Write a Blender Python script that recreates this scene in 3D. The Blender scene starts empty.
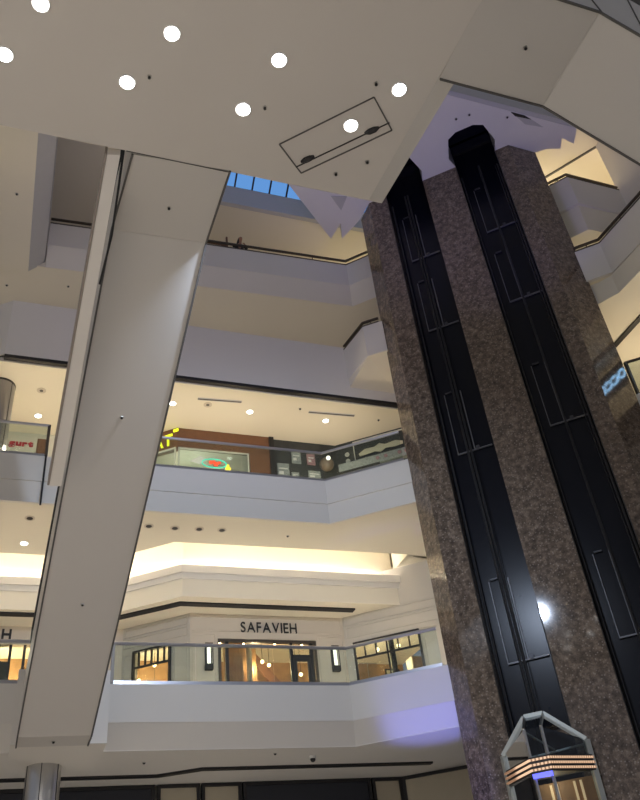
import bpy, bmesh, math, random
from mathutils import Vector, Matrix
random.seed(7)
S = bpy.context.scene
COL = S.collection

# ---------------------------------------------------------------- camera
cam_d = bpy.data.cameras.new('camera')
cam = bpy.data.objects.new('camera', cam_d)
COL.objects.link(cam)
def _cam():
    p, r, az = math.radians(36.467), math.radians(-7.082), math.radians(22.788)
    cp, sp = math.cos(p), math.sin(p)
    F = Vector((0, cp, sp)); U = Vector((0, -sp, cp)); R = Vector((1, 0, 0))
    R2 = math.cos(r)*R + math.sin(r)*U
    U2 = -math.sin(r)*R + math.cos(r)*U
    M = Matrix.Rotation(-az, 3, 'Z')
    return M @ R2, M @ U2, M @ F
R_, U_, F_ = _cam()
cam.matrix_world = Matrix(((R_.x, U_.x, -F_.x, 0), (R_.y, U_.y, -F_.y, 0), (R_.z, U_.z, -F_.z, 1.6), (0, 0, 0, 1)))
cam_d.sensor_fit = 'HORIZONTAL'; cam_d.sensor_width = 36
cam_d.lens = 36*815.28/640
cam_d.clip_end = 300
S.camera = cam

# ---------------------------------------------------------------- world, light, exposure
W = bpy.data.worlds.new('sky'); S.world = W; W.use_nodes = True
W.node_tree.nodes['Background'].inputs[0].default_value = (0.60, 0.63, 0.74, 1)
W.node_tree.nodes['Background'].inputs[1].default_value = 0.36
wn, wl = W.node_tree.nodes, W.node_tree.links
_tc = wn.new('ShaderNodeTexCoord'); _sp = wn.new('ShaderNodeSeparateXYZ'); _cr = wn.new('ShaderNodeValToRGB')
wl.new(_tc.outputs['Generated'], _sp.inputs[0]); wl.new(_sp.outputs['Z'], _cr.inputs[0]); wl.new(_cr.outputs[0], wn['Background'].inputs[0])
_cr.color_ramp.elements[0].position = .55; _cr.color_ramp.elements[0].color = (0.60, 0.63, 0.74, 1)
_cr.color_ramp.elements[1].position = .78; _cr.color_ramp.elements[1].color = (0.55, 1.05, 1.9, 1)
S.view_settings.view_transform = 'Standard'; S.view_settings.look = 'None'
S.view_settings.gamma = 1; S.view_settings.exposure = 0.0

def lamp(kind, name, loc, energy, color, size=0.3, rot=None, spot=None, size_y=None):
    d = bpy.data.lights.new(name, kind); d.energy = energy; d.color = color
    if kind == 'AREA':
        d.size = size
        if size_y: d.shape = 'RECTANGLE'; d.size_y = size_y
    else: d.shadow_soft_size = size
    if spot: d.spot_size = math.radians(spot); d.spot_blend = 0.7
    o = bpy.data.objects.new(name, d); o.location = loc
    if rot: o.rotation_euler = rot
    COL.objects.link(o)
    return o
def aim(o, target):
    o.rotation_euler = (Vector(target)-o.location).to_track_quat('-Z', 'Y').to_euler()
WARM = (1.0, 0.83, 0.58)
NEUT = (1.0, 0.93, 0.84)
# corridor lighting (each gallery's own lamps) and the atrium's lamps, with added fill lights
def corridor(x0, x1, y, z, e, n, c=WARM, name='gallery_lamp'):
    for i in range(n):
        lamp('POINT', name, (x0+(x1-x0)*(i+.5)/n, y, z), e, c, .25)
corridor(-6, 11, 21.6, 15.6, 75, 5)                                  # second floor gallery
corridor(-6, 11, 22.0, 9.6, 50, 5, (1.0, .88, .70)); lamp('POINT', 'gallery_lamp', (10.9, 21.2, 10.2), 36, WARM, .25)                  # first floor gallery, last lamp added to brighten the angled wall
corridor(-4, 12, 22.3, 20.0, 14, 4, (1, .9, .74))                    # third floor
lamp('POINT', 'gallery_lamp', (11.6, 22.4, 25.0), 42, (1, .84, .55), .25); lamp('POINT', 'gallery_lamp', (5.0, 23.2, 24.8), 6, (1, .82, .55), .25)                    # top floor
corridor(-4, 10, 21.6, 3.5, 24, 4, (1, .92, .82))                    # ground floor
lamp('POINT', 'gallery_lamp', (18.6, 10.5, 15.5), 130, WARM, .3)
lamp('POINT', 'gallery_lamp', (18.4, 15.5, 15.6), 110, WARM, .3)
lamp('POINT', 'gallery_lamp', (18.0, 17.5, 25.2), 190, WARM, .3)
lamp('POINT', 'gallery_lamp', (20.5, 12.0, 25.0), 90, WARM, .3)
lamp('POINT', 'gallery_lamp', (17.4, 15.2, 20.3), 30, WARM, .3)
# violet-blue wash lights fixed on the atrium side of the slab and by the lift
a = lamp('SPOT', 'violet_wash_lamp', (10.5, 11.2, 14.3), 620, (.32, .30, 1.0), .5, spot=75); aim(a, (12.3, 14.0, 25.3))
a = lamp('SPOT', 'violet_wash_lamp', (8.8, 15.6, 1.2), 1500, (.22, .25, 1.0), .2, spot=26); aim(a, (10.0, 19.0, 7.0))
a = lamp('SPOT', 'violet_wash_lamp', (3.0, 7.6, 14.2), 620, (.72, .62, 1.0), .15, spot=80); aim(a, (5.5, 20.0, 22.2))
a = lamp('SPOT', 'daylight_fill_spot', (3.0, 8.55, 12.95), 1700, (.66, .78, 1.0), .06, spot=105); aim(a, (5.8, 20.0, 8.5))  # added spot standing in for daylight on the first floor fascia
a = lamp('SPOT', 'slab_edge_fill_spot', (16.9, 8.0, 14.6), 700, NEUT, .15, spot=90); aim(a, (3.0, 9.0, 11.5))  # added fill spot, brightens the slab's bevelled edge and the escalator underside
# added area lights facing down; their floor bounce brightens the undersides
a = lamp('AREA', 'floor_bounce_fill', (-7.0, 1.0, 6.4), 1900, (1, .95, .88), 6.0)
a = lamp('AREA', 'floor_bounce_fill', (0.0, 11.0, 6.3), 500, (1, .91, .80), 2.0)

# ---------------------------------------------------------------- materials
def newmat(name):
    m = bpy.data.materials.new(name); m.use_nodes = True
    return m, m.node_tree.nodes, m.node_tree.links, m.node_tree.nodes['Principled BSDF']
def plain(name, c, rough=.6, metal=0, var=.04, scale=3, spec=.5, bump=0):
    m, N, L, P = newmat(name)
    P.inputs['Roughness'].default_value = rough; P.inputs['Metallic'].default_value = metal
    P.inputs['Specular IOR Level'].default_value = spec
    t = N.new('ShaderNodeTexCoord'); n = N.new('ShaderNodeTexNoise'); n.inputs['Scale'].default_value = scale
    n.inputs['Detail'].default_value = 3
    r = N.new('ShaderNodeMixRGB'); r.inputs[1].default_value = (*[v*(1-var) for v in c], 1); r.inputs[2].default_value = (*[min(1, v*(1+var)) for v in c], 1)
    L.new(t.outputs['Object'], n.inputs['Vector']); L.new(n.outputs['Fac'], r.inputs[0]); L.new(r.outputs[0], P.inputs['Base Color'])
    if bump:
        b = N.new('ShaderNodeBump'); b.inputs['Strength'].default_value = bump
        L.new(n.outputs['Fac'], b.inputs['Height']); L.new(b.outputs[0], P.inputs['Normal'])
    return m
def emit(name, c, s):
    m, N, L, P = newmat(name)
    P.inputs['Base Color'].default_value = (*c, 1); P.inputs['Emission Color'].default_value = (*c, 1); P.inputs['Emission Strength'].default_value = s
    return m
M = {}
M['paint'] = plain('painted_plaster', (.72, .69, .64), .7, var=.02, scale=.6)
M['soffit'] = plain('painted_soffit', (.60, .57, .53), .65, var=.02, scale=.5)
M['cream'] = plain('cream_plaster', (.78, .73, .62), .7, var=.02, scale=.6)
M['grey_paint'] = plain('grey_paint', (.50, .50, .52), .6, var=.03)
M['truss'] = plain('truss_cladding', (.56, .54, .51), .5, var=.02, scale=.4)
M['dark'] = plain('black_trim', (.012, .011, .012), .5)
M['seam'] = plain('dark_joint', (.10, .095, .09), .7)
M['rail'] = plain('brushed_rail', (.46, .46, .50), .3, .9, scale=20)
M['bronze'] = plain('bronze_rail', (.10, .085, .07), .4, .6, scale=20)
M['steel'] = plain('satin_steel', (.55, .54, .52), .28, .95, scale=14)
M['cabframe'] = plain('champagne_metal', (.50, .51, .46), .4, .7, scale=10)
M['floor'] = plain('terrazzo_floor', (.52, .48, .43), .4, var=.1, scale=6)
M['wood'] = plain('brown_wood', (.17, .075, .035), .45, var=.25, scale=8)
M['oak'] = plain('oak_panel', (.38, .22, .10), .5, var=.3, scale=6)
M['store'] = plain('storefront_panelling', (.50, .47, .42), .6, var=.03)
M['frieze'] = plain('storefront_frieze', (.58, .52, .44), .65, var=.02)
M['blackglass'] = plain('black_shaft_panel', (.004, .005, .010), .25, var=.2, spec=.25)
M['shaftmetal'] = plain('shaft_metal', (.07, .07, .075), .45, .5)
M['doortrim'] = plain('landing_door_trim', (.16, .16, .17), .45, .5)
M['shutter'] = plain('dark_shutter', (.02, .022, .03), .5)
M['beige'] = plain('beige_screen', (.45, .40, .30), .6, var=.06)
M['skin'] = plain('skin', (.38, .21, .14), .55)
M['hair'] = plain('dark_hair', (.02, .014, .012), .6)
M['cloth'] = plain('dark_cloth', (.03, .028, .034), .8)
M['rubber'] = plain('black_rubber', (.015, .015, .016), .5)
M['tread'] = plain('step_metal', (.25, .25, .26), .4, .8)
M['bulb'] = emit('lamp_lens', (1, .98, .95), 14)
M['bulb_soft'] = emit('ceiling_lamp_lens', (1, .97, .90), 6)
M['bulb_warm'] = emit('warm_bulb', (1, .72, .38), 8)
M['cove'] = emit('cove_strip', (1, .92, .80), 50)
M['sconce'] = emit('sconce_glass', (1, .93, .80), 1.5)
M['yellow'] = emit('yellow_sign', (.75, .85, .03), 1.0)
M['occo'] = emit('blue_sign', (.35, .66, 1), 9)
M['orange'] = emit('orange_bulbs', (1, .60, .38), .85)
def bulbs():
    m, N, L, P = newmat('amber_bulb_row')
    t = N.new('ShaderNodeTexCoord'); w = N.new('ShaderNodeTexWave'); w.inputs['Scale'].default_value = 5.2; w.bands_direction = 'X'
    r = N.new('ShaderNodeValToRGB'); e = r.color_ramp.elements; e[0].position = .25; e[0].color = (.25, .12, .06, 1); e[1].position = .6; e[1].color = (1, .66, .42, 1)
    L.new(t.outputs['Object'], w.inputs['Vector']); L.new(w.outputs['Fac'], r.inputs[0]); L.new(r.outputs[0], P.inputs['Emission Color']); P.inputs['Emission Strength'].default_value = .85
    P.inputs['Base Color'].default_value = (.3, .2, .14, 1)
    return m
M['orange'] = bulbs()
M['blueled'] = emit('blue_led', (.12, .13, 1), 1.6)
M['redsign'] = plain('red_letters', (.45, .03, .05), .5)
M['letter'] = plain('black_letters', (.015, .013, .012), .5)
M['teal'] = emit('teal_neon', (.05, .62, .48), .8)
M['redneon'] = emit('red_neon', (.85, .08, .03), .8)
M['white'] = plain('white_card', (.75, .75, .73), .6)
M['yel'] = emit('yellow_glow', (.9, .7, .05), .7)
M['signboard'] = plain('sign_board', (.62, .62, .54), .5)
M['lightpanel'] = emit('warm_interior_panel', (.85, .62, .34), .55)
M['chalk'] = plain('chalkboard', (.035, .04, .04), .5, var=.5, scale=9)
M['poster'] = plain('grey_poster', (.30, .33, .32), .5, var=.5, scale=14)
M['rosewood'] = plain('pink_poster', (.35, .20, .22), .5, var=.5, scale=14)
M['palefish'] = plain('pale_board', (.52, .50, .38), .6)
def glassmat(name, tint, fac):
    m = bpy.data.materials.new(name); m.use_nodes = True; N = m.node_tree.nodes; L = m.node_tree.links
    N.clear(); o = N.new('ShaderNodeOutputMaterial'); mx = N.new('ShaderNodeMixShader')
    t = N.new('ShaderNodeBsdfTransparent'); t.inputs[0].default_value = (*tint, 1)
    g = N.new('ShaderNodeBsdfGlossy'); g.inputs['Roughness'].default_value = .03
    fr = N.new('ShaderNodeFresnel'); fr.inputs[0].default_value = 1.45
    mu = N.new('ShaderNodeMath'); mu.operation = 'MULTIPLY'; mu.inputs[1].default_value = fac
    L.new(fr.outputs[0], mu.inputs[0]); L.new(mu.outputs[0], mx.inputs[0])
    L.new(t.outputs[0], mx.inputs[1]); L.new(g.outputs[0], mx.inputs[2]); L.new(mx.outputs[0], o.inputs[0])
    return m
M['glass'] = glassmat('railing_glass', (.86, .91, .89), 1.0)
M['window'] = glassmat('window_glass', (.93, .95, .95), 1.0)
M['cabglass'] = glassmat('lift_glass', (.55, .62, .66), 1.3)
def skyglass():
    m = bpy.data.materials.new('skylight_glass'); m.use_nodes = True; N = m.node_tree.nodes; L = m.node_tree.links
    N.clear(); o = N.new('ShaderNodeOutputMaterial'); t = N.new('ShaderNodeBsdfTransparent'); t.inputs[0].default_value = (.62, .82, 1.0, 1)
    L.new(t.outputs[0], o.inputs[0]); return m
M['skyglass'] = skyglass()
def granite():
    m, N, L, P = newmat('polished_granite')
    t = N.new('ShaderNodeTexCoord')
    v = N.new('ShaderNodeTexVoronoi'); v.inputs['Scale'].default_value = 13
    v2 = N.new('ShaderNodeTexVoronoi'); v2.inputs['Scale'].default_value = 26
    n = N.new('ShaderNodeTexNoise'); n.inputs['Scale'].default_value = 7; n.inputs['Detail'].default_value = 6; n.inputs['Roughness'].default_value = .7
    for k in (v, v2, n): L.new(t.outputs['Object'], k.inputs['Vector'])
    r = N.new('ShaderNodeValToRGB'); e = r.color_ramp.elements
    e[0].position = .30; e[0].color = (.040, .030, .023, 1); e[1].position = .72; e[1].color = (.29, .225, .17, 1)
    e.new(.5).color = (.125, .094, .072, 1)
    L.new(n.outputs['Fac'], r.inputs[0])
    r2 = N.new('ShaderNodeValToRGB'); e = r2.color_ramp.elements
    e[0].position = .12; e[0].color = (1, 1, 1, 1); e[1].position = .30; e[1].color = (0, 0, 0, 1)
    L.new(v.outputs['Distance'], r2.inputs[0])
    mx = N.new('ShaderNodeMixRGB'); mx.inputs[2].default_value = (.42, .36, .31, 1)
    mm = N.new('ShaderNodeMath'); mm.operation = 'MULTIPLY'; mm.inputs[1].default_value = .55
    L.new(r2.outputs[0], mm.inputs[0]); L.new(mm.outputs[0], mx.inputs[0]); L.new(r.outputs[0], mx.inputs[1])
    r3 = N.new('ShaderNodeValToRGB'); e = r3.color_ramp.elements
    e[0].position = .06; e[0].color = (.25, .22, .22, 1); e[1].position = .3; e[1].color = (1, 1, 1, 1)
    L.new(v2.outputs['Distance'], r3.inputs[0])
    m2 = N.new('ShaderNodeMixRGB'); m2.blend_type = 'MULTIPLY'; m2.inputs[0].default_value = .6
    L.new(mx.outputs[0], m2.inputs[1]); L.new(r3.outputs[0], m2.inputs[2]); L.new(m2.outputs[0], P.inputs['Base Color'])
    P.inputs['Roughness'].default_value = .07; P.inputs['Specular IOR Level'].default_value = .55
    return m
M['granite'] = granite()

# ---------------------------------------------------------------- helpers
def link(name, bm, mat, parent=None, kind=None, smooth=False):
    me = bpy.data.meshes.new(name); bmesh.ops.recalc_face_normals(bm, faces=bm.faces[:]); bm.to_mesh(me); bm.free()
    for m in (mat if isinstance(mat, (list, tuple)) else [mat]): me.materials.append(m)
    if smooth:
        for p in me.polygons: p.use_smooth = True
    o = bpy.data.objects.new(name, me); COL.objects.link(o)
    if parent is not None:
        o.parent = parent; o.matrix_parent_inverse = Matrix.Translation(-Vector(parent.location)) if parent.rotation_euler.z == 0 else parent.matrix_basis.inverted()
    if kind: o['kind'] = kind
    return o
def struct(name, bm, mat): return link(name, bm, mat, None, 'structure')
def thing(name, label, cat, loc=(0, 0, 0), group=None):
    o = bpy.data.objects.new(name, None); o.empty_display_size = .2; COL.objects.link(o); o.location = loc
    o['label'] = label; o['category'] = cat
    if group: o['group'] = group
    return o
def tag(o, label, cat, group=None):
    o['label'] = label; o['category'] = cat
    if group: o['group'] = group
    return o
def box(bm, x0, x1, y0, y1, z0, z1):
    v = [bm.verts.new((x, y, z)) for x in (x0, x1) for y in (y0, y1) for z in (z0, z1)]
    for f in ((0, 1, 3, 2), (4, 6, 7, 5), (0, 4, 5, 1), (2, 3, 7, 6), (0, 2, 6, 4), (1, 5, 7, 3)): bm.faces.new([v[i] for i in f])
    return bm
def loft(bm, A, B):
    a = [bm.verts.new(p) for p in A]; b = [bm.verts.new(p) for p in B]; n = len(a)
    for i in range(n): bm.faces.new((a[i], a[(i+1) % n], b[(i+1) % n], b[i]))
    bm.faces.new(a[::-1]); bm.faces.new(b)
    return bm
def prism(bm, poly, z0, z1): return loft(bm, [(x, y, z0) for x, y in poly], [(x, y, z1) for x, y in poly])
def nb(): return bmesh.new()
def offs(path, d):
    """offset an open 2-D path sideways by d (left of travel positive)"""
    out = []
    for i, p in enumerate(path):
        p = Vector(p); ns = []
        if i > 0: t = (p-Vector(path[i-1])).normalized(); ns.append(Vector((-t.y, t.x)))
        if i < len(path)-1: t = (Vector(path[i+1])-p).normalized(); ns.append(Vector((-t.y, t.x)))
        n = sum(ns, Vector((0, 0))).normalized(); k = 1/max(.3, n.dot(ns[0]))
        out.append(tuple(p+n*d*k))
    return out
def strip(bm, path, d0, d1, z0, z1):
    """wall strip following a path, between side offsets d0..d1 and heights z0..z1"""
    a = offs(path, d0); b = offs(path, d1)
    rings = [[bm.verts.new((*a[i], z0)), bm.verts.new((*b[i], z0)), bm.verts.new((*b[i], z1)), bm.verts.new((*a[i], z1))] for i in range(len(path))]
    for r, s in zip(rings, rings[1:]):
        for k in range(4): bm.faces.new((r[k], r[(k+1) % 4], s[(k+1) % 4], s[k]))
    bm.faces.new(rings[0][::-1]); bm.faces.new(rings[-1])
    return bm
def slope_strip(bm, path, d0, z0, d1, z1, th=.1):
    a = offs(path, d0); b_ = offs(path, d1)
    rings = [[bm.verts.new((*a[i], z0)), bm.verts.new((*b_[i], z1)), bm.verts.new((*b_[i], z1+th)), bm.verts.new((*a[i], z0+th))] for i in range(len(path))]
    for r, s in zip(rings, rings[1:]):
        for k in range(4): bm.faces.new((r[k], r[(k+1) % 4], s[(k+1) % 4], s[k]))
    bm.faces.new(rings[0][::-1]); bm.faces.new(rings[-1])
    return bm
def tube(bm, pts, r, n=10):
    pts = [Vector(p) for p in pts]; rings = []
    for i, p in enumerate(pts):
        t = (pts[min(i+1, len(pts)-1)]-pts[max(i-1, 0)]).normalized()
        up = Vector((0, 0, 1)) if abs(t.z) < .9 else Vector((1, 0, 0))
        s = t.cross(up).normalized(); u = s.cross(t)
        rr = r[i] if isinstance(r, (list, tuple)) else r
        rings.append([bm.verts.new(p+s*rr*math.cos(2*math.pi*k/n)+u*rr*math.sin(2*math.pi*k/n)) for k in range(n)])
    for a, b in zip(rings, rings[1:]):
        for k in range(n): bm.faces.new((a[k], a[(k+1) % n], b[(k+1) % n], b[k]))
    bm.faces.new(rings[0][::-1]); bm.faces.new(rings[-1])
    return bm
def bar(bm, p, q, w, h):
    """rectangular bar between two 3-D points"""
    p, q = Vector(p), Vector(q); t = (q-p).normalized(); up = Vector((0, 0, 1)) if abs(t.z) < .95 else Vector((0, 1, 0))
    s = t.cross(up).normalized(); u = s.cross(t)
    c = [(-w/2, -h/2), (w/2, -h/2), (w/2, h/2), (-w/2, h/2)]
    return loft(bm, [p+s*a+u*b for a, b in c], [q+s*a+u*b for a, b in c])
def disc(bm, c, r, z0, z1, n=24):
    return prism(bm, [(c[0]+r*math.cos(2*math.pi*k/n), c[1]+r*math.sin(2*math.pi*k/n)) for k in range(n)], z0, z1)
def quad_frame(bm, x0, x1, z0, z1, w, d, f):
    """picture frame in local (x,z), depth d, mapped by f(x, depth, z)"""
    for (a, b, c, e) in ((x0, x1, z0, z0+w), (x0, x1, z1-w, z1), (x0, x0+w, z0+w, z1-w), (x1-w, x1, z0+w, z1-w)):
        loft(bm, [f(a, 0, c), f(b, 0, c), f(b, 0, e), f(a, 0, e)], [f(a, d, c), f(b, d, c), f(b, d, e), f(a, d, e)])
    return bm
def lbox(bm, f, x0, x1, d0, d1, z0, z1):
    return loft(bm, [f(x0, d0, z0), f(x1, d0, z0), f(x1, d0, z1), f(x0, d0, z1)], [f(x0, d1, z0), f(x1, d1, z0), f(x1, d1, z1), f(x0, d1, z1)])
def frame_on(p, ang):
    """local frame on a wall: x along the wall, depth towards the atrium (right of travel), z world"""
    a = math.radians(ang); t = Vector((math.cos(a), math.sin(a))); n = Vector((t.y, -t.x)); p = Vector(p)
    return lambda x, d, z: (p.x+t.x*x+n.x*d, p.y+t.y*x+n.y*d, z)
FY = lambda y: (lambda x, d, z: (x, y-d, z))

# ---------------------------------------------------------------- plan lines
EDGE = [(-16, 20.02), (8.24, 20.02), (10.33, 18.39)]                 # gallery edge of floors one and two
STORE = [(-16, 25.44), (3.0, 25.44), (4.84, 24.0), (9.9, 24.0), (12.6, 21.89)]
SHOP2 = [(-16, 24.05), (2.65, 24.05), (4.2, 22.85), (10.0, 22.85), (12.4, 20.98)]

# ---------------------------------------------------------------- setting
b = nb(); box(b, -20, 30, -12, 40, -.3, 0); struct('floor', b, M['floor'])

# first floor deck (ceiling of the ground floor)
b = nb(); prism(b, [(-16, 20.50), (8.40, 20.50), (10.62, 18.76), (14, 22), (14, 34), (-16, 34)], 6.85, 8.05); prism(b, [(-16, 20.11), (8.27, 20.11), (10.38, 18.47), (10.62, 18.76), (8.40, 20.50), (-16, 20.50)], 7.5, 8.05); struct('ceiling', b, M['paint'])
b = nb(); strip(b, EDGE, 0, .12, 7.36, 8.25); struct('trim_1', b, M['paint'])
b = nb(); slope_strip(b, EDGE, .015, 7.355, .50, 6.845); struct('trim_2', b, M['paint'])
b = nb(); box(b, .02, 1.95, 18.5, 20.7, 6.5, 8.05); struct('trim_3', b, M['paint'])
b = nb(); strip(b, [(-16, 22.9), (3.75, 22.9), (4.8, 22.3), (11.4, 22.3)], -.1, .1, 6.80, 6.86); tag(link('ceiling_slot', b, M['dark']), 'black continuous slot diffuser in the ground floor ceiling, lowest in view', 'air slot')

# first floor ceiling with its cove
b = nb()
prism(b, [(-16, 20.10), (8.26, 20.10), (10.36, 18.46), (14, 22), (14, 22.3), (11.6, 21.82), (11.6, 21.72), (3.95, 21.85), (2.3, 23.15), (-16, 23.15)], 13.07, 13.3)
struct('ceiling.001', b, M['cream'])
b = nb(); box(b, 11.60, 15, 21.80, 26, 13.07, 13.3); struct('ceiling.002', b, M['cream'])
b = nb(); prism(b, [(-16, 20.10), (8.26, 20.10), (10.36, 18.46), (14, 22), (16, 27), (-16, 27)], 14.0, 14.3); struct('ceiling.003', b, M['cream'])
b = nb(); strip(b, [(-16, 23.05), (2.27, 23.05), (3.92, 21.75), (11.55, 21.64)], 0, .08, 13.3, 14.0); struct('wall_cove_front', b, M['cream'])
COVE = [(-16, 24.43), (2.67, 24.43), (4.45, 23.02), (11.52, 23.02)]
b = nb(); strip(b, COVE, 0, .1, 12.3, 14.0); struct('wall_cove_back', b, M['cream'])
b = nb(); box(b, 11.52, 11.62, 21.72, 22.9, 13.07, 14.0); bm = b; struct('wall_cove_end', b, M['cream'])
b = nb(); strip(b, [(-16, 24.10), (2.55, 24.10), (4.34, 22.70), (11.58, 22.70)], -.06, .02, 12.52, 12.76); struct('trim_4', b, M['paint'])
b = nb(); strip(b, [(-16, 24.12), (2.56, 24.12), (4.35, 22.72), (11.55, 22.72)], 0, .3, 12.35, 12.56); struct('trim_5', b, M['paint'])
b = nb(); strip(b, [(-16, 24.17), (2.58, 24.17), (4.37, 22.77), (11.5, 22.77)], 0, .12, 11.9, 12.4); struct('wall_bulkhead', b, M['cream'])
b = nb(); prism(b, [(-16, 24.17), (2.58, 24.17), (4.37, 22.77), (11.48, 22.77), (9.9, 24.02), (4.84, 24.02), (3.0, 25.46), (-16, 25.46)], 11.78, 11.9); struct('ceiling.004', b, M['cream'])
b = nb(); strip(b, [(-16, 24.28), (2.62, 24.28), (4.40, 22.87), (11.0, 22.87)], 0, .1, 12.56, 12.62); tag(link('cove_light', b, M['cove']), 'warm hidden light strip glowing in the ceiling cove above the furniture store', 'cove light')
b = nb(); strip(b, [(-16, 24.46), (2.75, 24.46), (4.40, 23.26), (10.05, 23.28)], -.12, .12, 11.73, 11.80); tag(link('ceiling_slot', b, M['dark']), 'black slot diffuser running above the furniture store sign', 'air slot')

# storefront wall of the first floor, with openings
def wall_open(path_pt, ang, x0, x1, z0, z1, holes, mat, name, th=.25):
    f = frame_on(path_pt, ang); b = nb()
    xs = sorted({x0, x1, *[h[0] for h in holes], *[h[1] for h in holes]}); zs = sorted({z0, z1, *[h[2] for h in holes], *[h[3] for h in holes]})
    for i in range(len(xs)-1):
        for j in range(len(zs)-1):
            cx, cz = (xs[i]+xs[i+1])/2, (zs[j]+zs[j+1])/2
            if any(h[0] < cx < h[1] and h[2] < cz < h[3] for h in holes): continue
            lbox(b, f, xs[i], xs[i+1], 0, -th, zs[j], zs[j+1])
    return struct(name, b, mat)
wall_open((4.84, 24), 0, 0, 5.06, 8.05, 11.78, [(.86, 4.06, 8.05, 11.0)], M['frieze'], 'wall_back')
LW = math.hypot(1.84, 1.4375); AL = math.degrees(math.atan2(-2.0, 2.56))
wall_open((3.0, 25.44), AL, 0, LW, 8.05, 11.78, [(.416, 1.706, 9.0, 10.94)], M['store'], 'wall_back_left')
LR = math.hypot(2.7, 2.11); AR = math.degrees(math.atan2(-2.11, 2.7))
wall_open((9.9, 24), AR, 0, LR, 8.05, 13.07, [(.28, 2.48, 9.0, 10.86)], M['store'], 'wall_back_right')
wall_open((-16, 25.44), 0, 0, 19.0, 8.05, 11.78, [(13.4, 17.9, 8.05, 11.22)], M['frieze'], 'wall_left')
# mouldings of the panelling
def mould(p, ang, rects, mat, w=.04, d=.03, name='trim_6'):
    f = frame_on(p, ang); b = nb()
    for r in rects: quad_frame(b, *r, w, d, f)
    return struct(name, b, mat)
mould((4.84, 24), 0, [(.06, .80, 8.2, 11.15), (4.12, 5.0, 8.2, 11.15), (.06, 5.0, 11.22, 11.72)], M['frieze'])
mould((3.0, 25.44), AL, [(.05, .36, 8.2, 10.9), (1.78, 2.27, 8.2, 10.9), (.05, 2.27, 11.1, 11.4), (.05, 2.27, 11.45, 11.72)], M['store'], name='trim_7')
mould((9.9, 24), AR, [(2.56, 3.38, 8.2, 10.9), (.05, 3.4, 11.05, 11.42), (.05, 3.4, 11.48, 11.78)], M['store'], name='trim_8')

# second floor deck edge
b = nb(); strip(b, EDGE, 0, .12, 13.70, 14.50); struct('trim_9', b, M['paint'])
b = nb(); strip(b, EDGE, .05, .14, 13.05, 13.70); struct('trim_10', b, M['paint'])
# second floor ceiling
b = nb(); prism(b, [(-16, 20.12), (11.4, 20.12), (12.4, 20.9), (16, 24), (16, 28), (-16, 28)], 17.95, 18.6); struct('ceiling.005', b, M['cream'])
b = nb(); strip(b, [(-16, 20.30), (11.3, 20.30)], -.1, -.02, 17.80, 17.96); struct('trim_11', b, M['cream'])
b = nb(); box(b, -1.45, 11.6, 20.02, 20.18, 17.84, 17.95); struct('trim_12', b, M['dark'])
# third floor parapet and ceiling
b = nb(); strip(b, [(-3.5, 21.6), (-1.45, 20.02), (9.60, 20.02)], 0, .15, 17.95, 20.12); struct('wall_parapet_third', b, M['paint'])
b = nb(); box(b, 9.60, 11.6, 20.02, 20.2, 17.95, 18.4); struct('trim_13', b, M['paint'])
b = nb(); box(b, -16, 13, 23.2, 23.4, 18.6, 22.71); struct('wall_third', b, M['paint'])
b = nb(); prism(b, [(-16, 20.96), (-.72, 20.94), (4.8, 20.66), (10.4, 20.45), (11.95, 18.95), (15, 22), (15, 30), (-16, 30)], 22.71, 23.95); struct('ceiling.006', b, M['cream'])
# bay balcony of the third floor beside the lift
BAY = [(9.55, 20.05), (9.77, 18.73), (10.31, 18.30)]
b = nb(); strip(b, BAY, 0, .12, 18.72, 20.02); struct('trim_14', b, M['paint'])
b = nb(); loft(b, [(9.57, 20.02, 18.35), (9.79, 18.75, 18.72), (10.36, 18.32, 18.72), (11.3, 20.02, 18.35)], [(9.57, 20.02, 18.75), (9.79, 18.75, 18.80), (10.36, 18.32, 18.80), (11.3, 20.02, 18.75)]); struct('ceiling.007', b, M['cream'])

# top floor parapet: face, sloping lower band
TOP = [(-.72, 20.50), (4.8, 20.22), (10.2, 20.02), (11.6, 18.62)]
b = nb(); strip(b, TOP, 0, .12, 23.35, 24.45); struct('trim_15', b, M['paint'])
b = nb(); slope_strip(b, TOP, .015, 23.345, .45, 22.705); struct('trim_16', b, M['paint'])
b = nb(); box(b, -16, 16, 24.6, 24.8, 23.7, 27.5); struct('wall_top', b, M['cream'])
b = nb(); prism(b, [(4.2, 20.75), (14, 20.75), (14, 27), (-16, 27), (-16, 12), (4.2, 12)], 27.5, 27.7); struct('ceiling.008', b, M['cream'])
b = nb(); box(b, 4.2, 13, 20.55, 20.74, 27.5, 28.55); struct('wall_skylight_curb', b, M['grey_paint'])
# left wing bridge of the top floor
b = nb(); prism(b, [(-16, 6), (-1.22, 6), (-1.22, 21.0), (-16, 22.5)], 22.45, 22.6); struct('ceiling.009', b, M['cream'])
b = nb(); loft(b, [(-1.22, 6, 22.45), (-.74, 6, 22.95), (-.74, 6, 24.5), (-1.22, 6, 24.5)], [(-1.22, 21.0, 22.45), (-.74, 21.0, 22.95), (-.74, 21.0, 24.5), (-1.22, 21.0, 24.5)]); struct('wall_bridge', b, M['grey_paint'])

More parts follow.
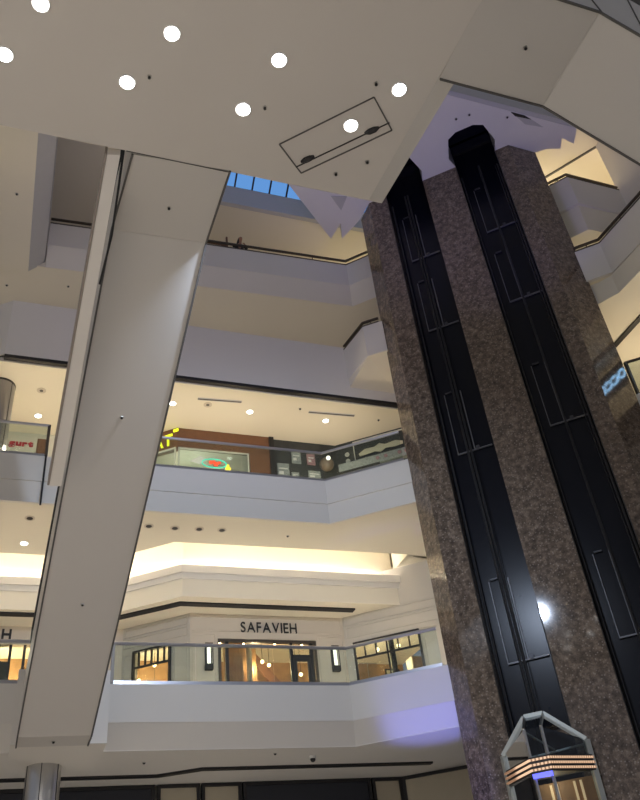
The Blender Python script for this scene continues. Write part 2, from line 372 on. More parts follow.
# lift lobby soffit plate at the top of the atrium (folded plates around the lift)
PL = [(2, 12.72), (7.24, 17.55), (9.52, 19.59), (9.62, 18.75), (9.94, 19.49), (10.28, 18.40), (10.333, 17.585), (10.83, 17.12)]
def TP(t, n, z=None):
    x = 10.333+.732*t-.681*n; y = 17.585-.681*t-.732*n
    return (x, y) if z is None else (x, y, z)
S1, S2, S3, S4, TE = .67, 2.11, 3.38, 4.85, 5.34
def notch(a, bb): return [TP(a, 0), TP(a-.12, .45), TP(a+.10, 1.25), TP(a+.42, 1.42), TP(bb-.42, 1.42), TP(bb-.10, 1.25), TP(bb+.12, .45), TP(bb, 0)]
PL = PL[:7]+notch(S1, S2)+notch(S3, S4)+[TP(TE, 0), (15.36, 13.98), (15.75, 13.72), (16.2, 13.60), (16.0, 13.2), (16.57, 13.30), (16.3, 12.70), (2, 12.70)]
b = nb(); prism(b, PL[:-1], 25.3, 26.4); pl = struct('ceiling.010', b, plain('white_plaster', (.74, .72, .74), .7, var=.02))
b = nb(); prism(b, [(8.83, 17.61), (9.41, 17.47), (9.42, 18.14)], 25.27, 25.31); struct('trim_17', b, M['grey_paint'])
b = nb(); box(b, 3, 16.6, 12.55, 12.71, 25.32, 26.6); struct('wall_plate_edge', b, M['grey_paint'])

# right-hand galleries
b = nb(); prism(b, [(15.36, 14.1), (17.2, 12.5), (17.2, 0), (30, 0), (30, 30), (17, 30), (12.5, 20.5), (15.0, 15.5)], 12.9, 14.3); struct('ceiling.011', b, M['paint'])
b = nb(); prism(b, [(15.3, 14.4), (15.84, 13.5), (16.0, 11.4), (16.0, 0), (30, 0), (30, 26), (18, 26), (13.5, 20.5), (15.2, 15.6)], 17.95, 18.7); struct('ceiling.012', b, M['cream'])
b = nb(); box(b, 17.12, 17.30, 4, 16.2, 17.90, 17.96); tag(link('ceiling_slot', b, M['dark']), 'black slot diffuser in the ceiling right of the lift tower', 'air slot')
R3 = [(15.25, 13.95), (15.84, 13.42), (16.02, 11.40), (16.1, 0)]
b = nb(); strip(b, R3, 0, .12, 18.75, 20.05); struct('trim_18', b, M['paint'])
b = nb(); strip(b, R3, .25, .37, 17.97, 18.75); struct('trim_19', b, M['paint'])
R4 = [(15.75, 15.2), (16.22, 14.75), (16.66, 14.23), (18.95, 14.27)]
b = nb(); strip(b, R4, 0, .12, 23.20, 24.62); struct('trim_20', b, M['paint'])
b = nb(); strip(b, R4, .25, .37, 22.0, 23.20); struct('trim_21', b, M['paint'])
b = nb(); prism(b, [(15.2, 15.9), (16.3, 14.85), (16.7, 14.33), (19.2, 14.33), (19.2, 0), (30, 0), (30, 27), (18, 27), (14.5, 20)], 21.95, 23.5); struct('ceiling.013', b, M['cream'])
b = nb(); box(b, 18.95, 19.15, 4, 14.35, 22.0, 27.4); struct('wall_right_return', b, M['paint'])
b = nb(); prism(b, [(14.2, 14.2), (16.2, 13.3), (16.2, 8), (30, 8), (30, 27), (14.2, 27)], 27.5, 27.7); struct('ceiling.014', b, M['cream'])
b = nb(); bar(b, (17.6, 16.6, 27.49), (19.4, 13.9, 27.49), .09, .05); tag(link('ceiling_slot', b, M['seam']), 'thin dark slot crossing the lit ceiling at the upper right', 'air slot')
b = nb(); box(b, 21, 21.2, 0, 30, 14.3, 27.5); struct('wall_right', b, M['cream'])
b = nb(); box(b, 12, 22, 24, 24.2, 14.3, 27.5); struct('wall_back_far_right', b, M['cream'])
# upper soffit above the right-hand escalator
b = nb(); prism(b, [(8, 3), (16, 3), (16, 7.4), (8, 7.4)], 17.85, 18.0); struct('ceiling.015', b, M['cream'])
b = nb(); bar(b, (9.68, 5.9, 17.84), (10.05, 6.1, 17.84), .05, .02); bar(b, (11.01, 5.98, 17.84), (11.07, 6.3, 17.84), .05, .02); struct('trim_22', b, M['seam'])

# ground floor storefronts
GY = 24.0
b = nb(); box(b, -16, 13, GY+.3, GY+.5, 0, 6.86); struct('wall_ground', b, M['paint'])
def screen(x0, x1, label, mat, p=(0, GY), ang=0):
    f = frame_on(p, ang); c = f((x0+x1)/2, 0, 0)
    t = thing('shop_screen', label, 'shop screen', (c[0], c[1], 0))
    b = nb(); quad_frame(b, x0, x1, 0, 6.84, .09, .1, f); link('frame', b, M['dark'], t)
    b = nb(); lbox(b, f, x0+.09, x1-.09, .02, .05, .09, 6.75); link('panel', b, mat, t)
screen(-8, 3.85, 'dark shuttered shopfront at the bottom left behind the steel column', M['shutter'])
screen(3.92, 5.08, 'beige lit shop window at the bottom, left one of a pair beside the black front', M['beige'])
screen(5.13, 6.25, 'beige lit shop window at the bottom, right one of a pair beside the black front', M['beige'])
screen(6.3, 10.15, 'wide black shuttered shopfront below the furniture store', M['shutter'])
screen(10.2, 11.15, 'narrow beige shop window between the black front and the angled one', M['beige'])
screen(0.02, 2.3, 'angled beige shop window at the foot of the lift tower', M['beige'], (11.2, GY), -38)

# ---------------------------------------------------------------- main slab with its recessed lights
b = nb()
low = [(-10, 2.0), (4.95, 2.0), (5.0, 4.08), (4.89, 5.62), (4.71, 8.0), (-10, 8.06)]
up = [(-10, 2.0), (5.0, 2.0), (5.02, 4.08), (5.29, 5.66), (5.07, 8.20), (-10, 8.18)]
lo = [b.verts.new((x, y, 12.47)) for x, y in low]; mi = [b.verts.new((x, y, 12.72)) for x, y in up]; hi = [b.verts.new((x, y, 14.0)) for x, y in up]
n = len(low)
b.faces.new(lo[::-1]); b.faces.new(hi)
for A, B in ((lo, mi), (mi, hi)):
    for i in range(n): b.faces.new((A[i], A[(i+1) % n], B[(i+1) % n], B[i]))
struct('ceiling.016', b, M['soffit'])
b = nb(); bar(b, (.66, 8.02, 12.467), (2.3, 8.02, 12.467), .015, .012); struct('trim_23', b, M['seam'])
SL = [((2.52, 5.95), 'round recessed downlight in the big soffit, upper middle of the picture'),
      ((3.90, 6.70), 'round recessed downlight inside the outlined access hatch'),
      ((4.39, 5.93), 'round recessed downlight nearest the soffit corner by the lift'),
      ((2.22, 6.85), 'round recessed downlight between the hatch and the escalator top'),
      ((0.99, 5.96), 'round recessed downlight upper left, above the lone sprinkler head'),
      ((0.51, 6.85), 'round recessed downlight over the top of the left escalator'),
      ((-1.14, 6.86), 'round recessed downlight at the left border of the picture'),
      ((-.72, 6.01), 'round recessed downlight cut by the top border of the picture')]
for (x, y), lab in SL:
    t = thing('recessed_light', lab, 'ceiling light', (x, y, 12.47), 'downlights in the big soffit')
    b = nb(); tube(b, [(x, y, 12.475), (x, y, 12.45)], .118, 28); r = link('trim_ring', b, M['white'], t)
    b = nb(); disc(b, (x, y), .1, 12.443, 12.452); link('lens', b, M['bulb'], t)
    lamp('SPOT', 'downlight_lamp', (x, y, 12.42), 50, NEUT, .08, spot=110)
# access hatch
t = thing('access_hatch', 'long outlined access hatch in the soffit with two dark slots', 'hatch', (3.75, 6.95, 12.47))
b = nb(); c = [(2.92, 7.31), (4.07, 6.15), (4.56, 6.62), (3.42, 7.75)]
for i in range(4): bar(b, (*c[i], 12.460), (*c[(i+1) % 4], 12.460), .02, .012)
link('outline', b, M['seam'], t)
b = nb(); bar(b, (3.30, 7.66, 12.460), (4.47, 6.50, 12.460), .018, .012); link('joint', b, M['dark'], t)
for k, (a_, b_) in enumerate((((3.35, 7.54), (3.52, 7.38)), ((4.16, 6.78), (4.34, 6.62)))):
    b = nb(); tube(b, [(*a_, 12.46), (a_[0]*.7+b_[0]*.3, a_[1]*.7+b_[1]*.3, 12.455), (a_[0]*.3+b_[0]*.7, a_[1]*.3+b_[1]*.7, 12.455), (*b_, 12.46)], [.02, .05, .05, .02], 8); link('slot', b, M['dark'], t)
def sprinkler(x, y, z, lab, r=.022):
    t = thing('sprinkler_head', lab, 'sprinkler', (x, y, z))
    b = nb(); disc(b, (x, y), r*1.7, z-.012, z+.002, 12); link('escutcheon', b, M['steel'], t)
    b = nb(); disc(b, (x, y), r*1.0, z-.035, z-.01, 8); link('deflector', b, M['dark'], t)
for x, y, lab in [(.8, 6.69, 'small dark sprinkler head in the soffit at the upper left, between two downlights'), (2.53, 6.75, 'small dark sprinkler head in the soffit left of the access hatch'),
                  (4.02, 5.94, 'small dark sprinkler head in the soffit right above the access hatch'), (5.94, 4.83, 'small dark sprinkler head under the top of the right escalator'),
                  (1.49, 8.97, 'small dark sprinkler head under the flat top of the left escalator'),
                  (4.40, 7.28, 'tiny sprinkler head between the hatch and the slab corner'), (3.98, 7.63, 'tiny sprinkler head below the hatch near the slab edge')]:
    sprinkler(x, y, 12.47, lab)

# ---------------------------------------------------------------- escalators
def escalator(name_label, prof, fl, fr, top_h, n_steps, up_s, up_z, lo_s, lo_z, sprk):
    """prof: underside profile (s,z); fl/fr map (s,z)->3-D point of the left / right side"""
    c = fl(*prof[1]); t = thing('escalator', name_label, 'escalator', (c[0], c[1], c[2]))
    topl = [(s, z+top_h) for s, z in prof]
    poly = prof+topl[::-1]
    b = nb(); loft(b, [fl(*p) for p in poly], [fr(*p) for p in poly]); tr = link('truss', b, M['truss'], t)
    mixp = lambda s, z, k: tuple(Vector(fl(s, z)).lerp(Vector(fr(s, z)), k))
    b = nb(); bar(b, Vector(fl(*prof[1]))-Vector((0, 0, .004)), Vector(fr(*prof[1]))-Vector((0, 0, .004)), .014, .012); link('panel_joint', b, M['truss'], tr)
    for k, nm in ((-.012, 'edge_trim'), (1.012, 'edge_trim')):
        b = nb()
        for (p, q) in zip(prof, prof[1:]): bar(b, mixp(*p, k), mixp(*q, k), .03, .04)
        link(nm, b, M['seam'], tr)
    # balustrades and handrails
    for k in (.04, .96):
        b = nb(); pts = topl
        A = [mixp(s, z-.02, k-.008) for s, z in pts]+[mixp(s, z+.78, k-.008) for s, z in pts[::-1]]
        B = [mixp(s, z-.02, k+.008) for s, z in pts]+[mixp(s, z+.78, k+.008) for s, z in pts[::-1]]
        loft(b, A, B); g = link('glass_balustrade', b, M['glass'], t)
        b = nb(); tube(b, [mixp(s, z+.83, k) for s, z in pts], .045, 8); link('handrail', b, M['rubber'], t)
    for i in range(n_steps):
        f = (i+.5)/n_steps; s = up_s+(lo_s-up_s)*f; z = up_z+(lo_z-up_z)*f
        ds = (lo_s-up_s)/n_steps
        b = nb(); loft(b, [mixp(s-ds/2, z+.10, .12), mixp(s+ds/2, z+.10, .12), mixp(s+ds/2, z-.12, .12), mixp(s-ds/2, z-.12, .12)],
                       [mixp(s-ds/2, z+.10, .88), mixp(s+ds/2, z+.10, .88), mixp(s+ds/2, z-.12, .88), mixp(s-ds/2, z-.12, .88)])
        link('step', b, M['tread'], t)
    for s, z, lab in sprk:
        p = mixp(s, z, .5); sprinkler(p[0], p[1], p[2]-.0, lab)
    return t
def sl(s): return max(0, min(1, (s-9.62)/8.2))
profL = [(8.02, 12.47), (9.62, 12.47), (17.82, 6.47), (18.55, 6.47)]
escalator('long grey escalator seen from below, running down to the steel column at left', profL,
          lambda s, z: (.78-.12*min(1, max(0, (s-8)/1.6))-.50*sl(s), s+.04, z), lambda s, z: (2.28-.05*min(1, max(0, (s-8)/1.6))-.68*sl(s), s-.03, z),
          1.4, 26, 9.7, 13.9, 17.6, 8.05,
          [(12.3, 12.47-.7317*2.68, 'small dark sprinkler head on the upper middle of the left escalator underside'),
           (15.4, 12.47-.7317*5.78, 'small dark sprinkler head on the lower part of the left escalator underside'),
           (18.2, 6.47, 'small sprinkler head under the foot of the left escalator')])
profR = [(4.93, 12.475), (6.71, 12.47), (15.2, 6.8), (16.6, 6.8)]
escalator('wide escalator at the upper right seen from below, running down out of the picture', profR,
          lambda s, z: (s, 5.60, z), lambda s, z: (s, 4.08, z), 1.4, 24, 6.8, 13.9, 15.0, 8.3, [])
# cladding joints on the near side of the right-hand escalator
b = nb()
for xa, xb in ((6.55, 6.78), (7.55, 7.40)): bar(b, (xa, 4.075, 13.75), (xb, 4.075, 12.5 if xb < 7 else 12.05), .012, .02)
o = link('side_joint', b, M['seam'], bpy.data.objects['escalator.001'])
# parallel cladding beam left of the escalator
t = thing('inclined_beam', 'narrow pale inclined beam running parallel on the left side of the escalator', 'beam', (.5, 8.1, 12.5))
d = Vector((-.44, 8.2, -6.0)).normalized(); L0 = 5.6
b = nb()
A0, A1 = Vector((.39, 8.16, 12.47)), Vector((.58, 8.12, 12.47))
loft(b, [A0, A1, A1+Vector((0, 0, .15)), A0+Vector((0, 0, .15))], [A0+d*L0, A1+d*L0, A1+d*L0+Vector((0, 0, .15)), A0+d*L0+Vector((0, 0, .15))]); link('cladding', b, M['paint'], t)
b = nb(); loft(b, [A0+Vector((-.04, 0, .02)), A0+Vector((-.004, 0, .02)), A0+Vector((-.004, 0, .22)), A0+Vector((-.04, 0, .22))], [p+d*L0 for p in (A0+Vector((-.04, 0, .02)), A0+Vector((-.004, 0, .02)), A0+Vector((-.004, 0, .22)), A0+Vector((-.04, 0, .22)))]); link('side_trim', b, plain('taupe_trim', (.28, .24, .21), .5), t)
b = nb(); tube(b, [A1+Vector((.06, .15, .35)), A1+Vector((.05, 1.2, -.5)), A1+d*2.2+Vector((.05, 0, .2))], .018, 6); link('conduit', b, M['dark'], t)

# steel column under the landing
def column(x, y, r, z0, z1, lab, mat=M['steel']):
    t = thing('round_column', lab, 'column', (x, y, z0))
    b = nb(); tube(b, [(x, y, z0), (x, y, z1)], r, 40); link('shaft', b, mat, t, smooth=False)
    b = nb()
    for a in (-100, -40, 20, 80, 140, 200):
        a = math.radians(a); tube(b, [(x+math.cos(a)*r, y+math.sin(a)*r, z0+.02), (x+math.cos(a)*r, y+math.sin(a)*r, z1-.02)], .012, 6)
    link('joint_strip', b, M['shaftmetal'], t)
    b = nb(); tube(b, [(x, y, z1-.06), (x, y, z1)], r*1.03, 40); link('collar', b, M['shaftmetal'], t)
column(.80, 20.35, .38, 0, 6.65, 'round satin steel column under the foot of the escalator')
column(-1.50, 21.6, .42, 14.3, 17.95, 'round steel column on the second floor at the left border', plain('grey_steel', (.30, .30, .33), .3, .9))

# ---------------------------------------------------------------- railings
def glass_railing(path, z0, z1, lab, posts=True, rail=M['rail'], base=True, panel=2.4, dside=.06):
    c = path[0]; t = thing('glass_railing', lab, 'railing', (c[0], c[1], z0))
    P3 = [(*p, z1) for p in offs(path, dside)]
    b = nb(); tube(b, P3, .045, 10); link('handrail', b, rail, t)
    if base:
        b = nb(); strip(b, path, dside-.04, dside+.04, z0-.01, z0+.09); link('base_channel', b, rail, t)
    pp = offs(path, dside)
    for p, q in zip(pp, pp[1:]):
        p, q = Vector(p), Vector(q); L = (q-p).length; k = max(1, round(L/panel))
        for i in range(k):
            a_, b_ = p.lerp(q, i/k+.006/L), p.lerp(q, (i+1)/k-.006/L)
            b = nb(); strip(b, [tuple(a_), tuple(b_)], -.007, .007, z0+.05, z1-.02); link('glass_panel', b, M['glass'], t)
    for p in ((pp[0],) if path[-1] == (10.22, 18.47) else (pp[0], pp[-1])):
        b = nb(); box(b, p[0]-.04, p[0]+.04, p[1]-.04, p[1]+.04, z0-.35, z1+.02); link('post', b, M['bronze'], t)
    return t
glass_railing([(2.15, 20.02), EDGE[1], (10.22, 18.47)], 8.25, 9.27, 'long glass balustrade in front of the furniture store')
glass_railing([(-9, 20.02), (.64, 20.02)], 8.25, 9.27, 'glass balustrade on the first floor at the left border')
glass_railing([(.40, 20.02), EDGE[1], (10.22, 18.47)], 14.50, 15.56, 'glass balustrade along the food court level, right of the escalator')
glass_railing([(-9, 20.02), (.05, 20.02)], 14.50, 15.56, 'glass balustrade in front of the red lettered shop at left')
glass_railing([(15.47, 13.97), (17.2, 12.5), (17.25, 2)], 14.30, 15.56, 'glass balustrade right of the lift tower', rail=M['bronze'])
b = nb(); strip(b, [(15.4, 14.03), (17.2, 12.47), (17.25, 0)], 0, .1, 12.9, 14.4); struct('trim_24', b, M['paint'])
def pipe_rail(path, z, zb, lab, mat=M['bronze']):
    t = thing('metal_handrail', lab, 'handrail', (*path[0], zb))
    pp = offs(path, .04)
    b = nb(); strip(b, path, .0, .08, z-.03, z+.03); link('rail', b, mat, t)
    b = nb(); strip(b, path, -.015, .135, zb, zb+.045); link('cap', b, mat, t)
    for p, q in zip(pp, pp[1:]):
        p, q = Vector(p), Vector(q); k = max(1, int((q-p).length/2.0))
        for i in range(k):
            a_ = p.lerp(q, (i+.5)/k); b = nb(); box(b, a_.x-.012, a_.x+.012, a_.y-.012, a_.y+.012, zb, z); link('bracket', b, mat, t)
pipe_rail(TOP, 24.72, 24.45, 'dark metal handrail of the top floor where the person leans')
pipe_rail([BAY[0], BAY[1], (10.22, 18.37)], 20.22, 20.02, 'dark metal handrail on the small bay balcony left of the lift tower')
pipe_rail(R3, 20.25, 20.05, 'dark metal handrail on the lower right balcony beside the lift tower')
pipe_rail(R4, 24.82, 24.62, 'dark metal handrail on the uppermost right balcony')
# edge strip of the left second floor deck
b = nb(); box(b, .03, .08, 19.99, 20.02, 12.95, 14.5); struct('trim_25', b, M['dark'])
b = nb(); box(b, .60, .65, 19.99, 20.02, 6.7, 8.25); struct('trim_26', b, M['dark'])

# ---------------------------------------------------------------- lift tower
HT = 25.3
t = thing('elevator_tower', 'tall brown granite lift tower with two black glazed shafts', 'lift tower', (11.8, 16.4, 0))
back = 1.1
b = nb(); prism(b, [(10.333, 18.41), (10.333, 17.585), TP(S1, 0), TP(S1, -.30), TP(S1, -back), TP(-.2, -1.5)], 0, HT); link('granite_pier', b, M['granite'], t)
b = nb(); prism(b, [TP(S2, 0), TP(S3, 0), TP(S3, -back), TP(S2, -back)], 0, HT); link('granite_pier', b, M['granite'], t)
b = nb(); prism(b, [TP(S4, 0), TP(TE, 0), (15.36, 13.98), (15.9, 14.6), TP(S4, -back)], 0, HT); link('granite_pier', b, M['granite'], t)
for s0, s1, key in ((S1, S2, 'left'), (S3, S4, 'right')):
    b = nb(); loft(b, [TP(s0, -.42, 0), TP(s1, -.42, 0), TP(s1, -.5, 0), TP(s0, -.5, 0)], [TP(s0, -.42, HT+1.05), TP(s1, -.42, HT+1.05), TP(s1, -.5, HT+1.05), TP(s0, -.5, HT+1.05)]); bk = link('shaft_back', b, M['blackglass'], t)
    m_ = (s0+s1)/2
    for x in ((m_-.10, m_+.0) if key == 'left' else (m_+.02,)):
        b = nb(); bar(b, TP(x, -.36, 0), TP(x, -.36, HT), .05, .06); link('guide_rail', b, M['shaftmetal'], bk)
    for x in ((s0+.10,) if key == 'left' else (s0+.07, s1-.08)):
        b = nb(); bar(b, TP(x, -.25, 0), TP(x, -.25, HT-.4), .035, .05); link('corner_rail', b, M['shaftmetal'], bk)
    if key == 'right':
        b = nb(); bar(b, TP(s1-.16, -.3, 0), TP(s1-.16, -.3, HT-.4), .02, .03); link('corner_rail', b, M['shaftmetal'], bk)
    b = nb(); bar(b, TP(s0+.01, .0, 0), TP(s0+.01, .0, HT), .02, .02); link('edge_trim', b, M['dark'], bk)
    b = nb(); bar(b, TP(s1-.01, .0, 0), TP(s1-.01, .0, 9.0 if key == 'left' else HT), .02, .02); link('edge_trim', b, M['shaftmetal'], bk)
    for z in (7.85, 13.97, 18.75, 22.0):
        x0, x1 = (s0+.32, s1-.16)
        dr = nb(); f = lambda x, d_, zz: TP(x, -.40+d_, zz)
        lbox(dr, f, x0, x0+.022, 0, .05, z, z+2.15)
        lbox(dr, f, (m_+.10 if key == 'left' else m_-.02), (m_+.13 if key == 'left' else m_+.0), 0, .05, z, z+2.15)
        lbox(dr, f, x0-.0, x1+.06, 0, .05, z-.02, z+.015)
        if key == 'right': lbox(dr, f, x1-.02, x1, 0, .05, z, z+2.15)
        link('landing_door', dr, M['doortrim'], bk)
        dr = nb(); lbox(dr, f, m_+.16, m_+.26, 0, .07, z+.0, z+.10); link('door_closer', dr, M['shaftmetal'], bk); dr = nb(); lbox(dr, f, x0+.05, x0+.25, 0, .05, z+2.18, z+2.22); link('door_operator', dr, M['shaftmetal'], bk)
# dark overrun pockets above the soffit
for s0, s1 in ((S1, S2), (S3, S4)):
    b = nb(); pts = notch(s0, s1)
    rings = [[b.verts.new((*p, HT+.02)) for p in pts], [b.verts.new((*p, HT+1.1)) for p in pts]]
    for i in range(len(pts)-1): b.faces.new((rings[0][i], rings[0][i+1], rings[1][i+1], rings[1][i]))
    b.faces.new(rings[1]); loft(b, [TP(s0-.1, .1, HT+1.1), TP(s1+.1, .1, HT+1.1), TP(s1+.1, -.6, HT+1.1), TP(s0-.1, -.6, HT+1.1)], [TP(s0-.1, .1, HT+1.2), TP(s1+.1, .1, HT+1.2), TP(s1+.1, -.6, HT+1.2), TP(s0-.1, -.6, HT+1.2)])
    for q_ in (s0, s1): loft(b, [TP(q_-.03, .0, HT), TP(q_+.03, .0, HT), TP(q_+.03, -.5, HT), TP(q_-.03, -.5, HT)], [TP(q_-.03, .0, HT+1.1), TP(q_+.03, .0, HT+1.1), TP(q_+.03, -.5, HT+1.1), TP(q_-.03, -.5, HT+1.1)])
    link('overrun_pocket', b, M['blackglass'], t)

# lift cab
cx = (S1+S2)/2
t = thing('elevator_cab', 'glass lift cab with peaked roof and rows of amber bulbs, bottom right', 'lift cab', TP(1.45, .5, 3.0))
Z0, ZS = 3.0, 5.72
ring = [TP(.50, .16), TP(1.22, 1.0), TP(1.60, 1.0), TP(2.37, .16)]
apex = [TP(1.17, .22, 6.42), TP(1.60, .22, 6.42)]
def ring3(z, k=1.0, c=(1.45, .16)):
    cc = Vector(TP(*c)); return [tuple(cc+(Vector(p)-cc)*k)+(z,) for p in ring]
sh = ring3(ZS); sh[1] = (*ring[1], 5.98); sh[2] = (*ring[2], 5.98)
b = nb()
for p, q in ((sh[0], apex[0]), (apex[0], apex[1]), (apex[1], sh[3])): bar(b, p, q, .13, .10)
bar(b, (*ring[0], Z0), sh[0], .13, .10); bar(b, (*ring[3], Z0), sh[3], .13, .10)
fr = link('frame', b, M['cabframe'], t)
b = nb()
for i in (1, 2):
    bar(b, (*ring[i], Z0), sh[i], .05, .06); bar(b, sh[i], apex[i-1], .05, .06)
link('mullion', b, M['steel'], t)
b = nb()
def face(b, *pts): b.faces.new([b.verts.new(p) for p in pts])
lo_ = [(*p, Z0) for p in ring]
for i in range(3): face(b, lo_[i], lo_[i+1], sh[i+1], sh[i])
g = link('glass_wall', b, M['cabglass'], t)
b = nb(); face(b, sh[0], sh[1], apex[0]); face(b, sh[1], sh[2], apex[1], apex[0]); face(b, sh[2], sh[3], apex[1]); link('glass_roof', b, M['cabglass'], t)
b = nb(); prism(b, [TP(.52, .14), TP(2.40, .14), TP(2.40, -.30), TP(.52, -.30)], Z0, 5.0); link('rear_wall', b, M['oak'], t)
b = nb(); prism(b, ring, Z0-.12, Z0+.06); link('cab_floor', b, M['cabframe'], t)
b = nb(); prism(b, [p[:2] for p in ring3(0, .97)], 5.10, 5.16); link('cab_ceiling', b, M['cabframe'], t)
b = nb(); bar(b, TP(.6, .2, 5.55), TP(2.3, .2, 5.62), .05, .04); bar(b, TP(1.22, .95, 5.95), TP(1.66, .25, 5.62), .03, .03); bar(b, TP(.7, .3, 5.56), TP(1.25, .98, 5.62), .03, .03); link('roof_brace', b, M['cabframe'], t)
bd = ring3(0, 1.03)
b = nb(); strip(b, [p[:2] for p in bd], -.03, .03, 5.08, 5.40); band = link('light_band', b, M['dark'], t)
for r_ in range(3):
    b = nb(); z = 5.12+r_*.10; strip(b, [p[:2] for p in bd], -.05, .02, z, z+.045); link('bulb_row', b, M['orange'], band)
b = nb(); pp = offs([p[:2] for p in bd], -.04); strip(b, [pp[1], pp[2]], -.01, .03, 4.98, 5.07); link('blue_lamp', b, M['blueled'], band)
b = nb()
for x in (1.35, 1.48, 1.86, 2.0):
    lbox(b, lambda x_, d_, z_: TP(x_, .16+d_, z_), x, x+.05, 0, .04, 3.9, 4.95)
link('wall_light_strip', b, M['lightpanel'], t)
lamp('POINT', 'cab_lamp', TP(1.45, .5, 4.95), 5, WARM, .1)
for x in (1.36, 1.46):
    b = nb(); tube(b, [TP(x, -.1, 6.4), TP(x-.03, -.1, 24.5)], .012, 6); link('hoist_cable', b, M['rubber'], t)

# ---------------------------------------------------------------- ceiling fittings
def ceil_light(x, y, z, lab, r=.10, grp='downlights of the food court ceiling'):
    t = thing('recessed_light', lab, 'ceiling light', (x, y, z), grp)
    b = nb(); disc(b, (x, y), r*1.2, z-.015, z+.002); link('trim_ring', b, M['white'], t)
    b = nb(); disc(b, (x, y), r, z-.022, z-.012); link('lens', b, M['bulb_soft'], t)
for x, y, lab in [(6.41, 21.48, 'lit round ceiling light above the pizza window, right of the first vent'), (9.15, 21.5, 'lit round ceiling light above the chalkboard corner'),
                  (3.80, 21.50, 'lit round ceiling light just right of the escalator edge'), (-.33, 22.98, 'lit round ceiling light above the red lettered shop'), (.70, 21.2, 'lit round ceiling light seen beside the inclined beam')]:
    ceil_light(x, y, 17.95, lab)
def vent(p, q, z, lab):
    t = thing('linear_vent', lab, 'air vent', (*p, z))
    b = nb(); bar(b, (*p, z-.003), (*q, z-.003), .13, .012); link('frame', b, M['grey_paint'], t)
    b = nb(); bar(b, (*p, z-.012), (*q, z-.012), .05, .012); link('grille', b, M['seam'], t)
vent((4.55, 21.1), (6.0, 21.0), 17.95, 'long thin air vent in the food court ceiling, the left one')
vent((8.4, 21.12), (10.05, 21.03), 17.95, 'long thin air vent in the food court ceiling, the right one')
def speaker(x, y, z, lab, r=.14):
    t = thing('ceiling_speaker', lab, 'speaker', (x, y, z)); b = nb(); disc(b, (x, y), r, z-.012, z+.002); link('grille', b, M['frieze'], t); b = nb(); disc(b, (x, y), r*.4, z-.02, z-.01); link('cone', b, M['seam'], t)
speaker(4.94, 21.36, 17.95, 'round grey ceiling speaker near the left vent'); speaker(-.31, 21.61, 17.95, 'round grey ceiling speaker at the far left')
speaker(15.6, 14.46, 17.95, 'round grey ceiling speaker right of the lift tower')
holes = [(2.27, 21.14), (3.06, 20.97), (3.81, 20.99), (4.51, 20.95), (5.18, 20.92)]
words = ['leftmost of the row of five, at the escalator edge', 'second from the left in the row of five', 'middle one of the row of five', 'second from the right in the row of five', 'rightmost of the row of five']
def dark_hole(x, y, z, lab):
    t = thing('dark_downlight', lab, 'ceiling light', (x, y, z), 'unlit downlights above the cove')
    b = nb(); disc(b, (x, y), .135, z-.012, z+.002); link('trim_ring', b, M['frieze'], t)
    b = nb(); disc(b, (x, y), .085, z-.018, z-.01); link('aperture', b, M['dark'], t)
for (x, y), w in zip(holes, words): dark_hole(x, y, 13.07, 'unlit round downlight with dark opening, '+w)
dark_hole(-.17, 20.97, 13.07, 'unlit dark downlight alone in the ceiling left of the escalator')
ceil_light(-.25, 22.46, 13.07, 'lit round ceiling light near the bright cove left of the escalator', .10, 'downlights near the cove')
for x, y, z, lab in [(7.23, 21.02, 13.07, 'pale sprinkler cap in the ceiling above the store, middle'), (11.0, 21.12, 17.95, 'small dark sprinkler by the lift tower in the food court ceiling'),
                     (8.05, 21.0, 17.95, 'tiny sprinkler left of the right vent'), (-1.71, 17.77, 22.45, 'sprinkler head in the cream bridge soffit at the upper left'),
                     (-1.9, 22.1, 22.71, 'sprinkler head under the top gallery at the left border'), (.12, 21.7, 22.71, 'sprinkler head under the top gallery left of the beam'), (12.30, 13.20, 25.3, 'left sprinkler head in the violet lit soffit above the lift'),
                     (13.64, 12.95, 25.3, 'right sprinkler head in the violet lit soffit above the lift'), (11.93, 13.47, 25.3, 'lower sprinkler head in the violet lit soffit above the lift'),
                     (6.40, 21.0, 6.85, 'tiny sprinkler in the ground floor ceiling left of the camera'), (3.2, 21.6, 6.85, 'tiny sprinkler in the ground floor ceiling near the column')]:
    sprinkler(x, y, z, lab, .03)
t = thing('dome_camera', 'small dark dome camera in the ground floor ceiling', 'camera', (7.5, 21.3, 6.85))
b = nb(); disc(b, (7.5, 21.3), .09, 6.78, 6.86); link('base', b, M['white'], t)
b = nb(); bmesh.ops.create_uvsphere(b, u_segments=14, v_segments=8, radius=.07, matrix=Matrix.Translation((7.5, 21.3, 6.76))); link('dome', b, M['dark'], t)
t = thing('ceiling_hatch', 'dark square opening in the violet soffit right of the lift', 'opening', (14.5, 12.9, 25.3))
b = nb(); prism(b, [(13.66, 12.72), (14.2, 12.72), (15.08, 12.97), (14.39, 13.03)], 25.285, 25.305); link('recess_panel', b, M['grey_paint'], t)
b = nb(); prism(b, [(13.64, 12.72), (14.2, 12.72), (14.5, 12.80), (13.88, 12.83)], 25.275, 25.29); link('dark_gap', b, M['dark'], t)

